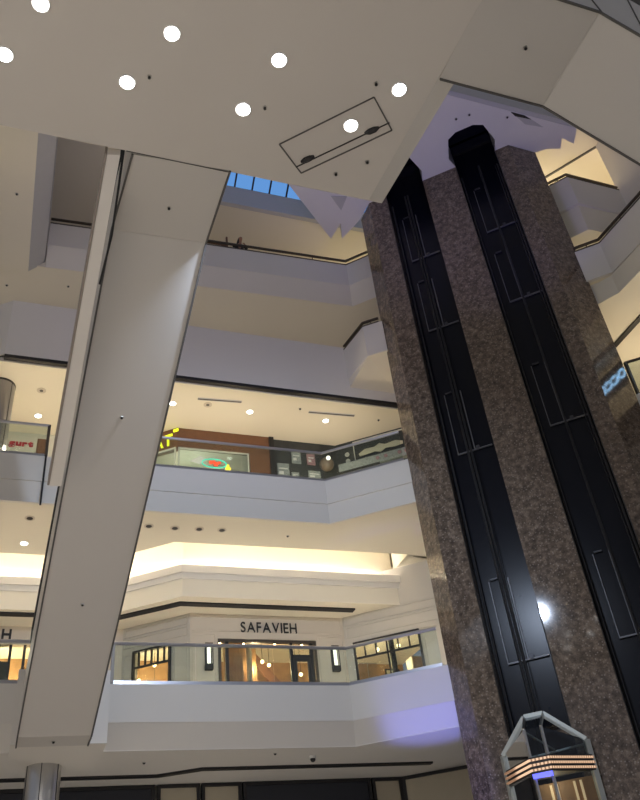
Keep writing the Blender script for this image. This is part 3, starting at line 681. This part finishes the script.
# skylight
t = thing('skylight', 'blue skylight glazing with black bars at the top of the atrium', 'skylight', (7, 20.8, 28.55))
dz = 3.0; dy = -4.0
fn = lambda x, v, o=0: (x, 20.62+dy*v, 28.55+dz*v+o)
b = nb()
for i in range(12): bar(b, fn(4.6+i*.73, 0), fn(4.6+i*.73, 1), .06, .08)
link('bar', b, M['dark'], t)
b = nb()
for v in (0, .5, 1): bar(b, fn(4.2, v), fn(13, v), .08, .10)
link('cross_bar', b, M['dark'], t)
b = nb(); face(b, fn(4.2, 0, .05), fn(13, 0, .05), fn(13, 1, .05), fn(4.2, 1, .05)); link('pane', b, M['skyglass'], t)
b = nb(); bar(b, (6.85, 20.3, 29.6), (7.3, 18.4, 30.9), .10, .12); link('brace', b, M['grey_paint'], t)
# roof beyond the skylight, widened out of view to block sky light
b = nb(); box(b, -40, 40, -30, 16.5, 31.65, 31.95); struct('ceiling.017', b, M['paint'])

# ---------------------------------------------------------------- signs
def glyph_bm(ch, h, ext, bold=0):
    cu = bpy.data.curves.new('g', 'FONT'); cu.body = ch; cu.size = h/0.72; cu.extrude = ext; cu.offset = bold
    o = bpy.data.objects.new('g', cu); COL.objects.link(o)
    dg = bpy.context.evaluated_depsgraph_get(); me = o.evaluated_get(dg).to_mesh()
    b = nb(); b.from_mesh(me); o.evaluated_get(dg).to_mesh_clear(); bpy.data.objects.remove(o); bpy.data.curves.remove(cu)
    return b
def lettering(parent, text, f, x, z, h, mat, width=None, ext=.02, bold=0, gap=.12, sx=1.0, d=.03, slope=0):
    bms = [glyph_bm(c, h, ext, bold) for c in text]
    ws = [(min(v.co.x for v in b.verts), max(v.co.x for v in b.verts)) for b in bms]
    tot = sum(b_-a_ for a_, b_ in ws)*sx+gap*h*(len(text)-1); k = (width-gap*h*(len(text)-1))/(tot-gap*h*(len(text)-1))*sx if width else sx
    cur = x
    for b, (a_, b_) in zip(bms, ws):
        for v in b.verts:
            lx = (v.co.x-a_)*k+cur; lz = v.co.y
            v.co = Vector(f(lx, d+v.co.z, z+lz+slope*(lx-x)))
        cur += (b_-a_)*k+gap*h
        link('letter', b, mat, parent)
t = thing('store_sign', 'black capital letters spelling SAFAVIEH on the frieze over the shop entrance', 'sign', (7.4, 24, 11.2))
lettering(t, 'SAFAVIEH', FY(24), 6.44, 11.21, .34, M['letter'], 1.84, bold=.001, gap=.15)
t = thing('store_sign', 'black letters ending in TH at the left border', 'sign', (-.6, 25.44, 11.4))
lettering(t, 'TH', FY(25.44), -.93, 11.36, .32, M['letter'], .62, gap=.22, bold=.012)
t = thing('store_sign', 'yellow glowing sign reading EAT on the wooden food court front', 'sign', (3.8, 23.2, 17.4))
fE = frame_on((4.2, 22.85), AL)
fE2 = lambda x, d_, z: fE(x, d_, z)
lettering(t, 'EAT', fE2, -1.12, 17.26, .44, M['yellow'], .95, bold=.014, gap=.05, slope=.05)
b = nb(); lbox(b, fE2, -.12, .06, .02, .05, 17.78, 17.88); link('accent_mark', b, M['yellow'], t)
t = thing('store_sign', 'pale sign board with red lettering gurt at the left', 'sign', (-.7, 24, 17.1))
b = nb(); lbox(b, FY(24.03), -1.60, -.28, .0, .06, 17.05, 17.72); link('board', b, M['signboard'], t)
lettering(t, 'gurt', FY(24.0), -1.14, 17.36, .20, M['redsign'], .76, bold=.012, gap=.1, d=.05)
b = nb(); lbox(b, FY(24.04), -.26, .04, 0.0, .06, 14.3, 17.72); tag(link('wood_panel', b, M['wood']), 'reddish brown wooden panel beside the red lettered sign', 'panel')
t = thing('store_sign', 'glowing blue OCCO letters mirrored in the granite of the lift tower', 'sign', (17.9, 11.3, 17.0))
fO = lambda x, d_, z: (17.75-d_, 12.05-x, z)
lettering(t, 'OCCO', fO, 0, 17.08, .34, M['occo'], 1.35, bold=.006, gap=.1)
b = nb(); lbox(b, fO, -2, 2.6, -.15, 0, 16.9, 17.7); link('backing_panel', b, M['dark'], t)

# ---------------------------------------------------------------- furniture store front
def window_unit(name, label, f, x0, x1, z0, z1, vbars, zt, mat=M['dark'], topbars=0):
    c = f((x0+x1)/2, 0, z0); t = thing(name, label, 'window', c)
    b = nb(); quad_frame(b, x0, x1, z0, z1, .06, .10, f); link('frame', b, mat, t)
    b = nb()
    for v in vbars: lbox(b, f, v-.02, v+.02, .01, .08, z0+.06, zt)
    lbox(b, f, x0+.06, x1-.06, .01, .08, zt-.025, zt+.025)
    n_ = topbars
    for i in range(1, n_): xx = x0+(x1-x0)*i/n_; lbox(b, f, xx-.02, xx+.02, .01, .08, zt, z1-.06)
    link('glazing_bar', b, mat, t)
    b = nb(); lbox(b, f, x0+.06, x1-.06, .04, .05, z0+.06, z1-.06); link('pane', b, M['window'], t)
    return t
fL = frame_on((3.0, 25.44), AL); fR = frame_on((9.9, 24), AR)
window_unit('display_window', 'black framed store window with narrow top lights, left of the entrance', fL, .416, 1.706, 9.0, 10.94, [], 10.42, topbars=6)
window_unit('display_window', 'black framed store window with top lights on the angled wall by the lift', fR, .28, 2.48, 9.0, 10.86, [1.38], 10.34, topbars=6)
# entrance
t = thing('store_entrance', 'wide glazed store entrance with dark metal door frame under the sign', 'entrance', (7.3, 24, 8.05))
b = nb(); quad_frame(b, 5.70, 8.90, 8.05, 10.98, .09, .12, FY(24.1)); link('frame', b, M['bronze'], t)
b = nb()
for x in (5.98, 8.05, 8.72): box(b, x-.05, x+.05, 23.98, 24.08, 8.05, 10.9)
box(b, 8.05, 8.72, 23.98, 24.08, 10.42, 10.52); link('mullion', b, M['dark'], t)
b = nb(); quad_frame(b, 8.12, 8.66, 8.05, 10.42, .09, .06, FY(24.06)); link('door', b, M['dark'], t)
b = nb(); box(b, 5.79, 8.81, 24.02, 24.03, 8.1, 10.9); link('pane', b, M['window'], t)
# interior
b = nb(); box(b, -6, 14, 28.4, 28.6, 8.05, 11.9); struct('wall_store_back', b, M['oak'])
b = nb(); box(b, -6, 14, 25.72, 28.4, 11.85, 12.0); box(b, 4.9, 14, 24.3, 25.72, 11.85, 12.0); struct('ceiling.018', b, M['cream'])
for i, (x0, x1, y, lab) in enumerate([(6.12, 6.75, 25.0, 'left wooden room divider panel inside the store entrance'), (6.85, 7.35, 25.6, 'second wooden room divider panel deeper inside the store entrance')]):
    b = nb(); box(b, x0, x1, y, y+.06, 8.05, 11.3)
    for k in range(6): box(b, x0+.05+k*(x1-x0-.1)/6, x0+.08+k*(x1-x0-.1)/6, y-.03, y, 8.1, 11.2)
    tag(link('room_divider', b, M['oak']), lab, 'divider')
t = thing('slanted_beam', 'dark timber beam slanting down inside the store entrance', 'beam', (7.7, 26, 9))
b = nb(); bar(b, (6.9, 26.2, 11.84), (8.9, 26.2, 9.5), .1, .28); link('beam', b, M['wood'], t)
for (x, y, z, lab) in [(7.44, 25.2, 10.72, 'left bare globe lamp hanging inside the store entrance'), (7.72, 25.4, 10.68, 'right bare globe lamp hanging inside the store entrance'),
                      (8.45, 24.9, 10.3, 'warm lamp glowing behind the store door, left of two'), (8.72, 25.2, 10.32, 'warm lamp glowing behind the store door, right of two'),
                      (11.2, 24.4, 10.9, 'bright chandelier globe behind the angled store window'), (11.6, 23.6, 10.75, 'smaller lamp to the right behind the angled store window'),
                      (4.1, 26.0, 10.85, 'lamp shining behind the top lights of the left store window'), (3.7, 26.6, 10.55, 'lamp low in the left store window'), (4.15, 26.3, 10.2, 'second low lamp in the left store window'),
                      (.15, 27.2, 11.0, 'small warm lamp inside the shop at the left border')]:
    t = thing('pendant_lamp', lab, 'lamp', (x, y, z))
    b = nb(); bmesh.ops.create_uvsphere(b, u_segments=12, v_segments=8, radius=.06, matrix=Matrix.Translation((x, y, z))); link('globe', b, M['bulb_warm'], t)
    b = nb(); tube(b, [(x, y, z+.05), (x, y, 11.86)], .008, 6); link('cord', b, M['dark'], t)
for x, y in ((7.2, 25.6), (11.6, 25.0), (3.9, 26.8), (-.5, 27.4)):
    lamp('POINT', 'store_lamp', (x, y, 10.6), 260, (1, .74, .42), .2)
# furniture seen through the windows
for x, y, lab in [(10.75, 24.6, 'tall pale wardrobe behind the angled store window'), (6.05, 26.5, 'tall pale cupboard at the left of the store entrance'), (12.4, 23.9, 'open dark shelf rack behind the angled store window, right'), (3.6, 27.4, 'pale cupboard behind the left store window')]:
    t = thing('cabinet', lab, 'cabinet', (x, y, 8.05))
    b = nb(); box(b, x-.35, x+.35, y-.2, y+.25, 8.05, 10.45); link('body', b, M['beige'], t)
    for s in (-1, 1):
        b = nb(); box(b, x+(.02 if s > 0 else -.33), x+(.33 if s > 0 else -.02), y-.24, y-.2, 8.1, 10.4); dd = link('door', b, M['oak'], t)
        b = nb(); box(b, x+s*.05-.01, x+s*.05+.01, y-.27, y-.24, 9.1, 9.3); link('handle', b, M['dark'], dd)
for x, y, lab in [(11.35, 23.6, 'dark round post behind the middle of the angled store window'), (6.95, 25.0, 'pale wooden post deeper inside the store entrance')]:
    t = thing('store_column', lab, 'column', (x, y, 8.05)); b = nb(); tube(b, [(x, y, 8.05), (x, y, 11.84)], .09, 12); link('shaft', b, M['dark'] if x > 10 else M['beige'], t); b = nb(); box(b, x-.12, x+.12, y-.12, y+.12, 8.05, 8.2); link('base', b, M['dark'], t)
for x, y, z, lab in [(13.5, 28.37, 11.2, 'dark framed mirror at the right inside the angled store window'), (11.9, 28.37, 11.3, 'small framed picture at the left inside the angled store window'), (3.2, 28.38, 10.4, 'framed picture on the wall behind the left store window'), (8.67, 28.38, 10.65, 'framed picture on the wall behind the store door')]:
    t = thing('picture_frame', lab, 'picture', (x, y, z)); f = lambda a, d_, c, x=x, y=y, z=z: (x+a, y-d_, z+c)
    b = nb(); quad_frame(b, -.3, .3, -.35, .45, .05, .04, f); link('frame', b, M['dark'], t); b = nb(); lbox(b, f, -.25, .25, 0, .02, -.3, .4); link('picture', b, M['palefish'], t)
for x, lab in [(5.39, 'black framed wall lantern left of the store entrance'), (9.47, 'black framed wall lantern right of the store entrance')]:
    t = thing('wall_sconce', lab, 'wall lamp', (x, 23.95, 10.0))
    b = nb(); box(b, x-.10, x+.10, 23.95, 24.0, 10.0, 10.78); box(b, x-.12, x+.12, 23.80, 23.97, 9.98, 10.14); box(b, x-.12, x+.12, 23.80, 23.97, 10.72, 10.78); link('bracket', b, M['dark'], t)
    b = nb(); tube(b, [(x, 23.88, 10.14), (x, 23.88, 10.72)], .055, 14); link('glass_tube', b, M['sconce'], t)
    for s in (-1, 1):
        b = nb(); box(b, x+s*.11-.012, x+s*.11+.012, 23.81, 23.83, 10.1, 10.75); link('side_bar', b, M['dark'], t)
for x, lab in [(5.75, 'warm soffit spot at the left end of the entrance head'), (6.5, 'small soffit spot in the entrance head, second from the left'), (7.5, 'small soffit spot in the entrance head, third from the left'), (8.4, 'warm soffit spot at the right end of the entrance head')]:
    t = thing('soffit_spot', lab, 'spotlight', (x, 24.0, 10.84)); b = nb(); disc(b, (x, 23.95), .035, 10.81, 10.84, 12); link('lens', b, M['bulb_warm'], t); b = nb(); disc(b, (x, 23.95), .05, 10.835, 10.87, 12); link('ring', b, M['dark'], t)
# left border store
b = nb()
for x in (-1.6, -.62, -.28, .12, 1.2): box(b, x-.04, x+.04, 25.42, 25.50, 8.06, 11.2)
t = thing('glass_storefront', 'dark barred glass shop front at the left border below the TH letters', 'shop front', (0, 26, 8.05)); link('mullion', b, M['dark'], t)
b = nb(); box(b, -2.55, 1.85, 25.46, 25.47, 8.10, 11.2); link('pane', b, M['window'], t)
b = nb(); box(b, -.70, -.30, 26.3, 26.4, 8.05, 11.0); link('screen', b, M['chalk'], t)

# ---------------------------------------------------------------- food court fronts
b = nb(); strip(b, SHOP2[:2], 0, .2, 14.3, 17.95); struct('wall_food_left', b, M['signboard'])
b = nb(); strip(b, SHOP2[1:3], 0, .2, 17.12, 17.95); struct('wall_food_corner', b, M['wood'])
b = nb(); box(b, 4.2, 7.45, 22.85, 23.05, 17.2, 17.95); box(b, 6.72, 7.45, 22.85, 23.05, 14.3, 17.2); struct('wall_food', b, M['wood'])
b = nb(); box(b, 7.45, 7.62, 22.80, 23.05, 14.3, 17.95); struct('trim_27', b, M['dark'])
b = nb(); box(b, 7.62, 10.05, 22.95, 23.10, 14.3, 17.95); strip(b, [(10.0, 22.95), (12.4, 21.08)], 0, .15, 14.3, 17.95); struct('wall_chalkboard', b, M['chalk'])
b = nb(); box(b, 2.6, 7.0, 25.2, 25.4, 14.3, 17.95); struct('wall_pizza_back', b, M['signboard'])
t = thing('shop_window', 'framed glass window of the pizza counter in the wooden front', 'window', (5.4, 22.9, 14.3))
b = nb(); quad_frame(b, 4.25, 6.70, 14.3, 17.2, .045, .06, FY(22.95)); link('frame', b, M['signboard'], t)
b = nb(); quad_frame(b, -1.9, -.03, 14.3, 17.14, .045, .06, fE); link('frame', b, M['signboard'], t)
b = nb(); box(b, 4.3, 6.65, 22.93, 22.94, 14.35, 17.15); lbox(b, fE, -1.85, -.08, .02, .03, 14.35, 17.1); link('pane', b, M['window'], t)
lamp('POINT', 'shop_lamp', (5.0, 24.3, 16.9), 40, (.95, 1, .8), .2)
t = thing('window_sign', 'neon pizza sign, red disc in a teal ring, hanging in the counter window', 'neon sign', (5.45, 22.8, 16.7))
b = nb(); tube(b, [(5.45+.42*math.cos(a), 22.80, 16.60+.17*math.sin(a)) for a in [2*math.pi*k/28 for k in range(29)]], .022, 8); link('teal_ring', b, M['teal'], t)
b = nb()
for dx, dz_, r in ((-.12, .02, .09), (.05, -.03, .11), (.17, .03, .07), (-.02, .06, .06)): tube(b, [(5.45+dx, 22.80, 16.60+dz_), (5.45+dx, 22.77, 16.60+dz_)], r*.8, 12)
link('red_disc', b, M['redneon'], t)
b = nb(); tube(b, [(5.92, 22.8, 16.42), (5.92, 22.77, 16.42)], .10, 12); tube(b, [(5.92, 22.8, 16.55), (5.92, 22.77, 16.55)], .05, 12); link('yellow_mark', b, M['yel'], t)
b = nb(); loft(b, [(4.62, 22.82, 16.62), (4.95, 22.82, 16.52), (5.22, 22.82, 16.72), (4.98, 22.82, 16.86)], [(4.62, 22.80, 16.62), (4.95, 22.80, 16.52), (5.22, 22.80, 16.72), (4.98, 22.80, 16.86)]); tag(link('paper_notice', b, M['white']), 'white tilted paper notice left of the neon pizza sign', 'notice')
# chalkboard wall posters
fC = frame_on((10.0, 22.95), AR)
for x0, x1, z0, z1, m, lab in [(7.72, 8.15, 16.35, 16.95, 'poster', 'grey rounded poster at the left end of the chalkboard wall'), (8.28, 8.62, 17.0, 17.50, 'poster', 'upper left pale sketch poster on the chalkboard wall'),
                               (8.85, 9.15, 17.0, 17.45, 'rosewood', 'pinkish sketch poster on the chalkboard wall'), (8.22, 8.50, 16.36, 16.62, 'poster', 'small pale card low on the chalkboard wall, left'),
                               (8.85, 9.30, 16.40, 16.75, 'poster', 'wide pale card low on the chalkboard wall, right')]:
    t = thing('poster', lab, 'poster', ((x0+x1)/2, 22.9, z0)); b = nb(); box(b, x0, x1, 22.92, 22.95, z0, z1); link('sheet', b, M[m], t)
    b = nb(); box(b, x0+.05, x1-.05, 22.91, 22.92, z0+(z1-z0)*.6, z0+(z1-z0)*.68); box(b, x0+.05, (x0+x1)/2, 22.91, 22.92, z0+(z1-z0)*.25, z0+(z1-z0)*.45); link('drawing', b, M['white'], t)
t = thing('round_lamp', 'round brownish globe at the chalkboard corner', 'globe', (9.45, 22.7, 16.9))
b = nb(); bmesh.ops.create_uvsphere(b, u_segments=24, v_segments=14, radius=.26, matrix=Matrix.Translation((9.50, 22.72, 16.95))); link('globe', b, plain('globe_brown', (.16, .12, .09), .35), t, smooth=True)
b = nb(); bmesh.ops.create_uvsphere(b, u_segments=16, v_segments=10, radius=.08, matrix=Matrix.Translation((9.46, 22.42, 17.02))); link('bulb', b, M['sconce'], t)
for z, lab in ((17.42, 'upper pale round plate on the angled food counter wall'), (17.14, 'lower pale round plate on the angled food counter wall')):
    b = nb(); p = fC(.42, 0, z); q = fC(.42, .04, z); tube(b, [p, q], .085, 16); tag(link('round_plate', b, M['signboard']), lab, 'plate')
t = thing('menu_board', 'dark framed board with a pale bone shaped panel on the angled wall', 'menu board', fC(1.5, 0, 17.2))
b = nb(); quad_frame(b, .68, 2.62, 16.98, 17.86, .03, .05, fC); link('frame', b, M['signboard'], t)
b = nb(); sh_ = [(.85, 17.30), (1.1, 17.44), (1.45, 17.42), (1.65, 17.52), (1.85, 17.42), (2.25, 17.46), (2.5, 17.36), (2.5, 17.25), (2.2, 17.22), (1.85, 17.26), (1.65, 17.14), (1.45, 17.24), (1.1, 17.2), (.88, 17.2)]
loft(b, [fC(x, .02, z) for x, z in sh_], [fC(x, .05, z) for x, z in sh_]); link('pale_panel', b, M['palefish'], t)
t = thing('food_counter', 'silver food counter hood with round dishes on the angled wall', 'counter', fC(1.6, .1, 16.5))
b = nb(); lbox(b, fC, .1, 2.9, .02, .25, 16.62, 16.95); link('hood', b, M['poster'], t)
for x in (1.55, 1.85, 2.35, 2.6):
    b = nb(); tube(b, [fC(x, .24, 16.80), fC(x, .28, 16.80)], .07, 12); link('round_dish', b, M['rosewood'], t)
b = nb(); lbox(b, fC, .1, 1.6, .25, .28, 16.55, 16.62); link('ledge', b, M['dark'], t)

# ---------------------------------------------------------------- person at the top rail
def skin(name, joints, edges, mat, parent, sub=2):
    me = bpy.data.meshes.new(name); me.from_pydata([j[:3] for j in joints], edges, [])
    o = bpy.data.objects.new(name, me); COL.objects.link(o)
    md = o.modifiers.new('skin', 'SKIN'); me.skin_vertices[0].data[0].use_root = True
    for v, j in zip(me.skin_vertices[0].data, joints): v.radius = (j[3], j[3] if len(j) < 5 else j[4])
    s = o.modifiers.new('sub', 'SUBSURF'); s.levels = sub; s.render_levels = sub
    dg = bpy.context.evaluated_depsgraph_get(); m2 = bpy.data.meshes.new_from_object(o.evaluated_get(dg))
    bpy.data.objects.remove(o); m2.materials.clear(); m2.materials.append(mat)
    for p in m2.polygons: p.use_smooth = True
    o = bpy.data.objects.new(name, m2); COL.objects.link(o)
    o.parent = parent; o.matrix_parent_inverse = Matrix.Translation(-Vector(parent.location))
    return o
px, py, pz = 6.17, 20.78, 23.95
t = thing('person', 'person with long dark hair in dark clothes leaning on the top floor rail', 'person', (px, py, pz))
J = [(px, py+.14, pz+.92, .13, .10), (px, py+.10, pz+1.10, .11, .09), (px, py+.0, pz+1.30, .15, .10), (px+.01, py-.10, pz+1.42, .05), (px+.02, py-.16, pz+1.52, .06),
     (px+.02, py-.18, pz+1.60, .085), (px+.02, py-.17, pz+1.68, .06),
     (px-.17, py-.03, pz+1.36, .055), (px-.27, py-.12, pz+1.16, .042), (px-.12, py-.34, pz+1.10, .034), (px-.06, py-.36, pz+1.11, .028),
     (px+.17, py-.03, pz+1.36, .055), (px+.27, py-.12, pz+1.16, .042), (px+.14, py-.34, pz+1.10, .034), (px+.08, py-.36, pz+1.12, .028),
     (px-.09, py+.13, pz+.80, .085), (px-.10, py+.12, pz+.47, .06), (px-.10, py+.18, pz+.10, .042), (px-.10, py+.03, pz+.045, .04),
     (px+.09, py+.13, pz+.80, .085), (px+.10, py+.12, pz+.47, .06), (px+.10, py+.18, pz+.10, .042), (px+.10, py+.03, pz+.045, .04)]
E_ = [(0, 1), (1, 2), (2, 3), (3, 4), (4, 5), (5, 6), (2, 7), (7, 8), (8, 9), (9, 10), (2, 11), (11, 12), (12, 13), (13, 14), (0, 15), (15, 16), (16, 17), (17, 18), (0, 19), (19, 20), (20, 21), (21, 22)]
skin('body', J, E_, M['skin'], t)
top_ = [(a_, b_, c_, *(r*1.16 for r in rr)) for a_, b_, c_, *rr in (J[0], J[1], J[2], (px, py-.05, pz+1.38, .07), J[7], J[8], J[9], J[11], J[12], J[13])]
skin('jacket', top_, [(0, 1), (1, 2), (2, 3), (2, 4), (4, 5), (5, 6), (2, 7), (7, 8), (8, 9)], M['cloth'], t)
tr_ = [(a_, b_, c_, *(r*1.18 for r in rr)) for a_, b_, c_, *rr in (J[0], J[15], J[16], J[17], J[19], J[20], J[21])]
skin('trousers', tr_, [(0, 1), (1, 2), (2, 3), (0, 4), (4, 5), (5, 6)], M['cloth'], t)
skin('hair', [(px+.02, py-.15, pz+1.70, .07), (px+.02, py-.11, pz+1.64, .095), (px-.03, py-.07, pz+1.50, .085), (px-.07, py-.04, pz+1.36, .06)], [(0, 1), (1, 2), (2, 3)], M['hair'], t)
for sx_ in (-1, 1):
    b = nb()
    for k in range(5):
        bx = px+.01+sx_*.055; tube(b, [(bx-.03+.015*k, py-.37, pz+1.12), (bx-.032+.016*k, py-.41, pz+1.125), (bx-.03+.015*k, py-.435+.008*abs(k-2), pz+1.10)], [.009, .008, .006], 6)
    link('hand', b, M['skin'], t)
b = nb(); bmesh.ops.create_uvsphere(b, u_segments=8, v_segments=6, radius=.011, matrix=Matrix.Translation((px-.012, py-.262, pz+1.60)))
bmesh.ops.create_uvsphere(b, u_segments=8, v_segments=6, radius=.011, matrix=Matrix.Translation((px+.052, py-.262, pz+1.60)))
link('eye', b, M['dark'], t)
b = nb(); tube(b, [(px+.02, py-.255, pz+1.60), (px+.02, py-.285, pz+1.57), (px+.02, py-.26, pz+1.565)], [.008, .014, .01], 6); link('nose', b, M['skin'], t)
# stub post and rail beside the person
t = thing('railing_post', 'brown post with a horizontal bar on the top floor left of the person', 'post', (5.75, 21.0, 23.7))
b = nb(); box(b, 5.71, 5.78, 20.97, 21.03, 23.7, 25.95); link('post', b, M['wood'], t)
b = nb(); bar(b, (1.5, 21.0, 25.5), (5.74, 21.0, 25.5), .06, .09); link('bar', b, M['wood'], t)
